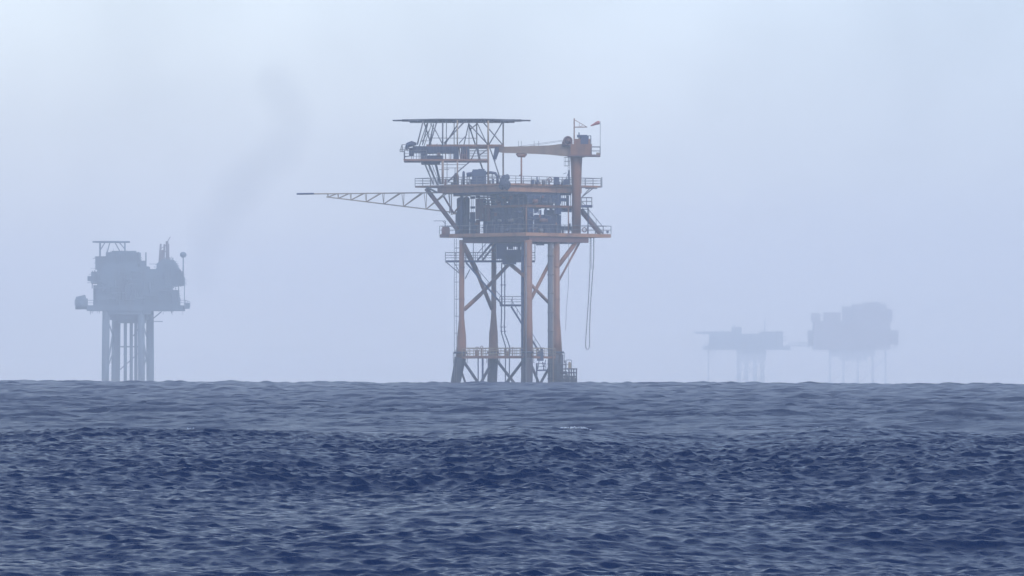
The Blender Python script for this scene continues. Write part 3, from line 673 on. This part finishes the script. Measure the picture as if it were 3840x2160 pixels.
R2 = right_platform('quarters_platform', 'faint tall blocky platform, the right one of the pair almost lost in haze', 
    [(3050, 3335, 1205, 1312, 26), (3042, 3075, 1175, 1205, 10), (3090, 3150, 1172, 1205, 14), (3160, 3195, 1152, 1205, 12), (3195, 3322, 1142, 1205, 20), (3240, 3300, 1134, 1142, 10),
     (3325, 3345, 1160, 1205, 8), (3030, 3050, 1240, 1296, 12), (3335, 3368, 1240, 1292, 10), (3110, 3280, 1312, 1338, 16), (3150, 3250, 1338, 1352, 10)],
    [(3110, 10, -8), (3165, 9, 6), (3215, 9, -6), (3275, 10, 8), (3318, 8, -8)],
    [('brace', [(3110, 1440, 3215, 1340, 4, -8), (3215, 1440, 3318, 1340, 4, -8)]), ('flare_boom', [(3370, 1212, 3630, 1112, 1.0, 0), (3370, 1220, 3630, 1113, 0.8, 0)])], 'farred')
g = FarMB(DR)
for yy in (1284, 1296): 
    for dep in (-2, 2): g.m(2955, yy+2, 3040, yy, 2.5, dep)
for i in range(6): g.m(2957+i*14, 1297, 2971+i*14, 1285, 1.8, -2); g.m(2957+i*14, 1297, 2957+i*14, 1285, 1.8, 2)
g.b(2955, 3040, 1296.5, 1299, 3.5)
tag(g.build('footbridge', 'far', None), 'faint narrow bridge joining the two haziest platforms on the right', 'bridge')

# shift everything so that the camera stands at the origin looking along +Y
for o in scene.objects:
    if o.parent is None: o.location.y += D
bpy.context.view_layer.update()

# ================================================================== SEA
def sea():
    rng = np.random.default_rng(5)
    ncen = 780
    u = np.linspace(-1, 1, ncen)
    off = np.cumsum(np.concatenate([np.linspace(0.045, 0.16, 130), np.geomspace(0.3, 330, 34)]))     # metres beyond the densely meshed fan
    rows = [-140, -60, -20, 0, 15, 25, 32]
    y = 37.0
    while y < 6400:
        rows.append(y)
        if y < 50: y += 0.15
        elif y < 152: y += 0.046 + (y-50)*0.00028
        elif y < 265: y += 0.6
        elif y < 950: y += 0.24 + (y-265)*0.00025
        elif y < 1100: y += 3
        else: y *= 1.03
    rows.append(6400)
    yr = np.array(rows, dtype=np.float64)
    hw = np.maximum(np.abs(yr), 35) * 0.0765 + 0.6
    Xg = np.concatenate([-(hw[:, None] + off[None, ::-1]), hw[:, None] * u[None, :], hw[:, None] + off[None, :]], 1)
    Xg = np.clip(Xg, -2400, 2400).astype(np.float32)
    Yg = np.repeat(yr[:, None], Xg.shape[1], 1).astype(np.float32)
    ny, nx = Xg.shape
    dy = np.gradient(yr).astype(np.float32)[:, None]
    dx = np.maximum(np.gradient(Xg, axis=1), 0.005).astype(np.float32)
    ang = Xg / np.maximum(Yg, 60.0) * F + 1920            # column direction of every vertex, only used to shape the two swells
    # near swell crest
    cx = [-3000, 0, 350, 800, 1200, 1500, 1800, 1960, 2150, 2400, 2700, 2950, 3150, 3350, 3600, 3840, 6000]
    cy = [1620, 1622, 1606, 1608, 1620, 1634, 1622, 1608, 1622, 1642, 1650, 1638, 1624, 1626, 1640, 1644, 1640]
    YCR = 142.0
    yc = YCR + 4 * np.sin(Xg / 11.0 + 1.0) + 1.6*np.sin(Xg/4.3)
    top = np.interp(Xg / YCR * F + 1920, cx, cy).astype(np.float32)
    hc = H - (top - 1440) / F * YCR - 0.10
    t = (Yg - yc)
    lin = 0.16 + (hc + 0.10 - 0.16) * np.clip((Yg - 35) / (yc - 35), 0, 1)**1.05
    near = np.where(t < -14, lin, np.where(t < 14, lin - 0.10 * ((np.clip(t, -14, 14) + 14) / 28)**2 * 2.2, np.exp(-((t - 6) / 34.0)**2) * (hc - 0.10)))
    # far swell that hides the feet of the platforms
    ridge = H + 0.02 + 0.0028 * (-Xg) + 0.04*np.sin(Xg/13.0) + 0.03*np.sin(Xg/5.1+2) + 0.04*np.sin(Xg/0.83+Yg/2.9+np.sin(Xg/3.7)) + 0.04*np.sin(Xg/0.51+Yg/4.1+2*np.sin(Xg/2.3)) + 0.02*np.sin(Xg/0.29-Yg/3.3+2*np.sin(Xg/1.9))
    s = np.clip((Yg - 250.0) / 680.0, 0, 1); rise = 0.15 + (ridge - 0.15) * (0.72*s + 0.28*s*s*(3-2*s))
    far_ = np.where(Yg > 930, ridge * np.clip(1 - ((Yg - 930) / 42.0), 0, 1), rise)
    b0 = np.clip((Yg - 180) / 70, 0, 1); b0 = b0*b0*(3-2*b0)
    base = np.where(Yg < 250, near*(1-b0) + b0*0.15, far_)
    Zg = base.astype(np.float32).copy(); DX = np.zeros_like(Zg); DY = np.zeros_like(Zg)
    # gust patches that modulate the chop
    gust = 1 + 0.28*np.sin(Xg/6.1 + Yg/15.0 + 0.7*np.sin(Yg/7.0)) + 0.22*np.sin(-Xg/3.5 + Yg/9.1 + 2.0) + 0.15*np.sin(Xg/1.9 + Yg/4.7)
    gust = np.clip(0.35 + 0.65*gust, 0.5, 1.6).astype(np.float32)
    N = 132
    lam = np.geomspace(0.14, 18.0, N) * rng.uniform(0.95, 1.05, N)
    for i in range(N):
        L_ = lam[i]; k = 2*math.pi / L_
        spread = 0.62 if L_ < 0.8 else 0.42
        th = math.radians(-74) + rng.normal(0, spread)
        kx, ky = k*math.cos(th), k*math.sin(th)
        steep = float(np.interp(math.log(L_), [math.log(v) for v in (0.14, 0.28, 0.45, 0.8, 1.5, 3.0, 8.0, 18.0)], [0.066, 0.072, 0.046, 0.018, 0.010, 0.0085, 0.010, 0.010]))
        ph = rng.uniform(0, 6.283)
        a = steep / k
        att = np.clip((L_ / (np.maximum(dy*abs(ky)/k*0.9 + dx*abs(kx)/k, dx)) - 2.6) / 2.0, 0, 1)
        att = att * np.where(yr[:, None] > 935, np.clip((1400-yr[:, None])/465, 0, 1), 1)
        if att.max() <= 0: continue
        r0 = np.nonzero(att.max(axis=1) > 0)[0]; a0, a1 = r0.min(), r0.max()+1
        P_ = kx*Xg[a0:a1] + ky*Yg[a0:a1] + ph
        # slow wandering of the phase keeps crests short
        P_ = P_ + 0.7*np.sin(Xg[a0:a1]/(L_*2.6) + i*1.7) + 0.6*np.sin(Yg[a0:a1]/(L_*4.3) + i*2.3)
        P_ = P_ - 0.42*np.cos(P_)          # lean the faces forward
        A = (a * att[a0:a1]).astype(np.float32) * (gust[a0:a1] if L_ < 3 else 1.0)
        if L_ < 2: A = A * (1 + 0.15*np.exp(-((yr[a0:a1, None] - 126) / 22)**2)).astype(np.float32)
        if 0.7 < L_ < 9: A = A * (1 + 2.1*np.clip((yr[a0:a1, None] - 230) / 170, 0, 1)).astype(np.float32)
        S, C = np.sin(P_), np.cos(P_)
        Zg[a0:a1] += A * C
        DX[a0:a1] -= A * S * (kx/k) * 0.85; DY[a0:a1] -= A * S * (ky/k) * 0.85
    co = np.stack([Xg + DX, Yg + DY, Zg], -1).reshape(-1, 3).astype(np.float32)
    idx = np.arange(ny*nx, dtype=np.int32).reshape(ny, nx)
    q = np.stack([idx[:-1, :-1], idx[:-1, 1:], idx[1:, 1:], idx[1:, :-1]], -1).reshape(-1, 4)
    me = bpy.data.meshes.new('sea')
    me.vertices.add(len(co)); me.vertices.foreach_set('co', co.ravel())
    me.loops.add(q.size); me.loops.foreach_set('vertex_index', q.ravel())
    me.polygons.add(len(q)); me.polygons.foreach_set('loop_start', np.arange(0, q.size, 4, dtype=np.int32))
    me.polygons.foreach_set('use_smooth', np.ones(len(q), dtype=bool))
    me.update(calc_edges=True)
    at = me.attributes.new('fine_chop', 'FLOAT', 'POINT')     # wave energy finer than the mesh, given to the bump
    at.data.foreach_set('value', np.maximum((np.clip((yr - 120) / 160.0, 0, 1) * (1 - 0.5*np.clip((yr - 450) / 400.0, 0, 1)))[:, None], np.clip((dx - 0.12) / 0.4, 0, 1) * (Yg < 300)).ravel().astype(np.float32))
    print('SEA verts', len(co), 'rows', ny)
    o = bpy.data.objects.new('sea', me); COL.objects.link(o); o['kind'] = 'structure'; o['label'] = 'dark blue choppy open sea with long swells'
    crest = (Xg, Yg, Zg)
    return o, me, crest

sea_o, sea_me, (SX, SY, SZ) = sea()
m, nt, b = nodes_mat('sea_water')
b.inputs['Base Color'].default_value = (0.001, 0.011, 0.045, 1)
b.inputs['Roughness'].default_value = 0.3
b.inputs['IOR'].default_value = 1.10; b.inputs['Specular IOR Level'].default_value = 0.28
tc = nt.nodes.new('ShaderNodeTexCoord')
mp = nt.nodes.new('ShaderNodeMapping'); mp.inputs['Scale'].default_value = (1.0, 0.75, 1.0); mp.inputs['Rotation'].default_value = (0, 0, 0.25)
n1 = nt.nodes.new('ShaderNodeTexNoise'); n1.inputs['Scale'].default_value = 15.0; n1.inputs['Detail'].default_value = 4; n1.inputs['Roughness'].default_value = 0.6
bp = nt.nodes.new('ShaderNodeBump'); bp.inputs['Strength'].default_value = 1.0; bp.inputs['Distance'].default_value = 0.02
n2 = nt.nodes.new('ShaderNodeTexNoise'); n2.inputs['Scale'].default_value = 2.6; n2.inputs['Detail'].default_value = 5; n2.inputs['Roughness'].default_value = 0.6
atn = nt.nodes.new('ShaderNodeAttribute'); atn.attribute_name = 'fine_chop'
b2 = nt.nodes.new('ShaderNodeBump'); b2.inputs['Strength'].default_value = 1.0
dm = nt.nodes.new('ShaderNodeMapRange'); dm.inputs['To Min'].default_value = 0.02; dm.inputs['To Max'].default_value = 0.09
nt.links.new(atn.outputs['Fac'], dm.inputs['Value']); nt.links.new(dm.outputs['Result'], b2.inputs['Distance'])
rm = nt.nodes.new('ShaderNodeMapRange'); rm.inputs['To Min'].default_value = 0.17; rm.inputs['To Max'].default_value = 0.225
nt.links.new(atn.outputs['Fac'], rm.inputs['Value']); nt.links.new(rm.outputs['Result'], b.inputs['Roughness'])
nt.links.new(n2.outputs['Fac'], b2.inputs['Height']); nt.links.new(b2.outputs['Normal'], bp.inputs['Normal'])
nt.links.new(mp.outputs['Vector'], n2.inputs['Vector'])
nt.links.new(tc.outputs['Object'], mp.inputs['Vector']); nt.links.new(mp.outputs['Vector'], n1.inputs['Vector'])
nt.links.new(n1.outputs['Fac'], bp.inputs['Height']); nt.links.new(bp.outputs['Normal'], b.inputs['Normal'])
sea_me.materials.append(m)

# small patch of foam breaking on the near swell crest
def surf_z(x, y):
    j = int(np.argmin(np.abs(SY[:, 0] - y))); k = int(np.argmin(np.abs(SX[j] - x))); return float(SZ[j, k])
mf, nt, b = nodes_mat('foam'); b.inputs['Base Color'].default_value = (0.5, 0.56, 0.62, 1); b.inputs['Roughness'].default_value = 0.9
fo = MB(); random.seed(3)
def foam(px, dist, w, n, size, hmax):
    cx0 = X(px, dist)
    for i in range(n):
        t = random.gauss(0, 0.33); x = cx0 + t*w; y = dist + random.uniform(-0.4, 0.4) 
        r = size * random.uniform(0.5, 1.3)
        k_ = int(np.argmin(np.abs(SX[int(np.argmin(np.abs(SY[:, 0] - 142)))] - x))); j0 = int(np.argmin(np.abs(SY[:, 0] - 125))); j1 = int(np.argmin(np.abs(SY[:, 0] - 160)))
        el = (SZ[j0:j1, k_] - H) / SY[j0:j1, k_]; jb = j0 + int(np.argmax(el)); y = float(SY[jb, k_]) + random.uniform(-0.25, 0.1)
        z = float(SZ[jb, k_]) + random.uniform(-0.01, hmax) * max(0, 1 - abs(t)*1.4)
        fo.sphere((x, y, z), r, 0.55, 7, 5, 0.3)
foam(2165, 143, 0.36, 60, 0.013, 0.05)
foam(2150, 143.6, 0.7, 26, 0.009, 0.015)
foam(760, 143, 0.2, 9, 0.008, 0.015)
foam(3130, 143, 0.22, 10, 0.008, 0.015)
fo_o = fo.build('foam', mf, None, True); tag(fo_o, 'small white breaking crests along the near swell', 'foam', kind='stuff')

# ================================================================== HAZE AND SMOKE
hz_ = MB(); hz_.box((0, 3150, 57.0), (4900, 6700, 118))
mh = bpy.data.materials.new('haze_air'); mh.use_nodes = True; nt = mh.node_tree; nt.nodes.clear()
out = nt.nodes.new('ShaderNodeOutputMaterial'); v = nt.nodes.new('ShaderNodeVolumePrincipled')
HAZE_D, HAZE_C = 0.00038, (0.85, 0.93, 1.0)
v.inputs['Color'].default_value = (*HAZE_C, 1); v.inputs['Absorption Color'].default_value = (1, 1, 1, 1)
v.inputs['Density'].default_value = HAZE_D; v.inputs['Anisotropy'].default_value = 0.0
nt.links.new(v.outputs['Volume'], out.inputs['Volume'])
ho_ = hz_.build('haze', mh); tag(ho_, 'pale blue sea mist filling the air', 'haze', kind='stuff')

mm = bpy.data.materials.new('mist_air'); mm.use_nodes = True; nt = mm.node_tree; nt.nodes.clear()
out = nt.nodes.new('ShaderNodeOutputMaterial'); v = nt.nodes.new('ShaderNodeVolumePrincipled')
v.inputs['Color'].default_value = (*HAZE_C, 1); v.inputs['Absorption Color'].default_value = (1, 1, 1, 1); v.inputs['Density'].default_value = 0.0009
nt.links.new(v.outputs['Volume'], out.inputs['Volume'])
mist = MB()
for cx_, cy_, rx, ry, rz_ in ((200, 3350, 420, 520, 9.5),):
    vs, fs = [], []
    for i in range(13):
        th = math.pi * i / 12
        for k in range(28):
            q = 2*math.pi*k/28; lump = 1 + 0.10*math.sin(3*q+cx_) + 0.06*math.sin(7*q)
            vs.append((cx_ + rx*lump*math.sin(th)*math.cos(q), cy_ + ry*lump*math.sin(th)*math.sin(q), 0.6 + rz_*lump + rz_*lump*math.cos(th)))
    for i in range(12):
        for k in range(28): fs.append((i*28+k, (i+1)*28+k, (i+1)*28+(k+1)%28, i*28+(k+1)%28))
    mist.add(vs, fs)
mo = mist.build('mist', mm, None, True); tag(mo, 'low bank of thicker mist over the far water in front of the right-hand pair of platforms', 'mist', kind='stuff')

fbk = MB(); vs, fs = [], []
for i in range(17):
    th = math.pi * i / 16
    for k in range(36):
        q = 2*math.pi*k/36; lump = 1 + 0.07*math.sin(3*q+1) + 0.04*math.sin(5*q+2*th)
        vs.append((330 + 540*lump*math.sin(th)*math.cos(q), 3330 + 430*lump*math.sin(th)*math.sin(q), 50 + 48*lump*math.cos(th)))
for i in range(16):
    for k in range(36): fs.append((i*36+k, (i+1)*36+k, (i+1)*36+(k+1)%36, i*36+(k+1)%36))
fbk.add(vs, fs)
mb_ = mm.copy(); mb_.name = 'fog_bank_air'; mb_.node_tree.nodes['Principled Volume'].inputs['Density'].default_value = 0.00045
fo2 = fbk.build('fog_bank', mb_, None, True); tag(fo2, 'broad pale fog bank veiling the right-hand pair of platforms', 'fog', kind='stuff')

# smoke: a bent, widening drift between the left and the nearest platform
pts = [(770, 1120, 62), (755, 1000, 78), (790, 860, 95), (860, 740, 105), (960, 640, 100), (1060, 560, 95), (1110, 480, 92), (1080, 390, 95), (1020, 310, 95), (960, 250, 70)]
sm = MB(); PT = []; RR = []
for i in range(len(pts)-1):
    for k in range(6):
        t = k/6; t2 = t*t*(3-2*t)*0.4 + t*0.6
        a, c = pts[i], pts[i+1]
        PT.append((X(a[0]+(c[0]-a[0])*t2, DL), DL + 10*math.sin((i+t)*0.8), Z(a[1]+(c[1]-a[1])*t, DL))); RR.append(M_(a[2]+(c[2]-a[2])*t, DL)*(1+0.08*math.sin((i+t)*4.1)))
sm.chain(PT[1:-1], [r*0.62*min(1, (i_+1)/5, (len(RR)-2-i_)/4) for i_, r in enumerate(RR[1:-1])], 20)
sm2 = MB(); sm2.chain(PT, [r*0.98*min(1, (i_+1)/6, (len(RR)-i_)/6) for i_, r in enumerate(RR)], 20)
ms = bpy.data.materials.new('smoke_air'); ms.use_nodes = True; nt = ms.node_tree; nt.nodes.clear()
out = nt.nodes.new('ShaderNodeOutputMaterial'); v = nt.nodes.new('ShaderNodeVolumePrincipled')
v.inputs['Color'].default_value = (0.25, 0.28, 0.32, 1); v.inputs['Density'].default_value = 0.0048
nt.links.new(v.outputs['Volume'], out.inputs['Volume'])
so = sm2.build('smoke', ms, None, True); tag(so, 'faint grey outer veil of the smoke drift right of the left platform', 'smoke', kind='stuff')
so = sm.build('smoke', ms, None, True); tag(so, 'faint grey smoke drift rising between the left platform and the nearest one', 'smoke', kind='stuff')

# ================================================================== SKY, SUN, CAMERA
SKY_MIX, OVERCAST, SKY_TINT = 0.5, (2.1, 2.1, 2.1), (0.755, 0.90, 1.15)
BRIGHT_DIR, BRIGHT_TINT = (-0.10, 0.99, 0.09), (1.07, 1.15, 1.22)
SUN_EL, SUN_AZ = math.radians(45), math.radians(150)     # azimuth measured like the sky texture's rotation
w = bpy.data.worlds.new('World'); scene.world = w; w.use_nodes = True; nt = w.node_tree
bg = nt.nodes['Background']
sky = nt.nodes.new('ShaderNodeTexSky'); sky.sky_type = 'NISHITA'; sky.sun_disc = False
sky.sun_elevation = SUN_EL; sky.sun_rotation = SUN_AZ; sky.air_density = 1.0; sky.dust_density = 3.0; sky.ozone_density = 2.0; sky.altitude = 0
def vm(op, a, b_):
    n = nt.nodes.new('ShaderNodeVectorMath'); n.operation = op
    for i, q in enumerate((a, b_)):
        if q is None: continue
        if hasattr(q, 'links'): nt.links.new(q, n.inputs[i])
        else: n.inputs[i].default_value = q
    return n
mx = vm('SCALE', sky.outputs['Color'], None); mx.inputs['Scale'].default_value = SKY_MIX
ad = vm('ADD', mx.outputs['Vector'], OVERCAST)                 # even cloud cover over the clear-sky light
tcw = nt.nodes.new('ShaderNodeTexCoord')
ds = vm('DISTANCE', tcw.outputs['Generated'], BRIGHT_DIR)      # a thinner, brighter part of the cloud, high on the left
mr = nt.nodes.new('ShaderNodeMapRange'); mr.interpolation_type = 'SMOOTHSTEP'
mr.inputs['From Min'].default_value = 0.0; mr.inputs['From Max'].default_value = 0.30
mr.inputs['To Min'].default_value = 0; mr.inputs['To Max'].default_value = 1
nt.links.new(ds.outputs['Value'], mr.inputs['Value'])
nz = nt.nodes.new('ShaderNodeTexNoise'); nz.inputs['Scale'].default_value = 24.0; nz.inputs['Detail'].default_value = 3
nt.links.new(tcw.outputs['Generated'], nz.inputs['Vector'])
m2 = nt.nodes.new('ShaderNodeMapRange'); m2.inputs['From Min'].default_value = 0.3; m2.inputs['From Max'].default_value = 0.7
m2.inputs['To Min'].default_value = 0.88; m2.inputs['To Max'].default_value = 1.12
nt.links.new(nz.outputs['Fac'], m2.inputs['Value'])
fin = vm('SCALE', ad.outputs['Vector'], None); nt.links.new(m2.outputs['Result'], fin.inputs['Scale'])
mc = nt.nodes.new('ShaderNodeMix'); mc.data_type = 'RGBA'
nt.links.new(mr.outputs['Result'], mc.inputs[0]); mc.inputs[6].default_value = (*BRIGHT_TINT, 1); mc.inputs[7].default_value = (*SKY_TINT, 1)
tint = vm('MULTIPLY', fin.outputs['Vector'], mc.outputs[2])
nt.links.new(tint.outputs['Vector'], bg.inputs['Color']); bg.inputs['Strength'].default_value = 0.10
sl = bpy.data.lights.new('sun', 'SUN'); sl.energy = 0.6; sl.angle = math.radians(15); sl.color = (1.0, 0.95, 0.88)
so_ = bpy.data.objects.new('sun', sl); COL.objects.link(so_)
d = Vector((math.sin(SUN_AZ)*math.cos(SUN_EL), math.cos(SUN_AZ)*math.cos(SUN_EL), math.sin(SUN_EL)))
so_.rotation_euler = (-d).to_track_quat('-Z', 'Y').to_euler(); so_.location = (0, -30, 60)

cam = bpy.data.cameras.new('camera'); co = bpy.data.objects.new('camera', cam); COL.objects.link(co)
co.location = (0, 0, H); cam.lens = 36.0 * F / 3840.0; cam.sensor_width = 36.0
co.rotation_euler = (math.radians(90) + math.atan(360.0 / F), 0, 0)
cam.clip_start = 0.5; cam.clip_end = 20000
scene.camera = co

scene.view_settings.view_transform = 'Standard'; scene.view_settings.look = 'None'
scene.view_settings.exposure = 1.38; scene.view_settings.gamma = 1.0
scene.render.engine = 'CYCLES'
c = scene.cycles
c.max_bounces = 6; c.volume_bounces = 2; c.diffuse_bounces = 2; c.glossy_bounces = 2
c.use_denoising = True; c.sample_clamp_indirect = 10
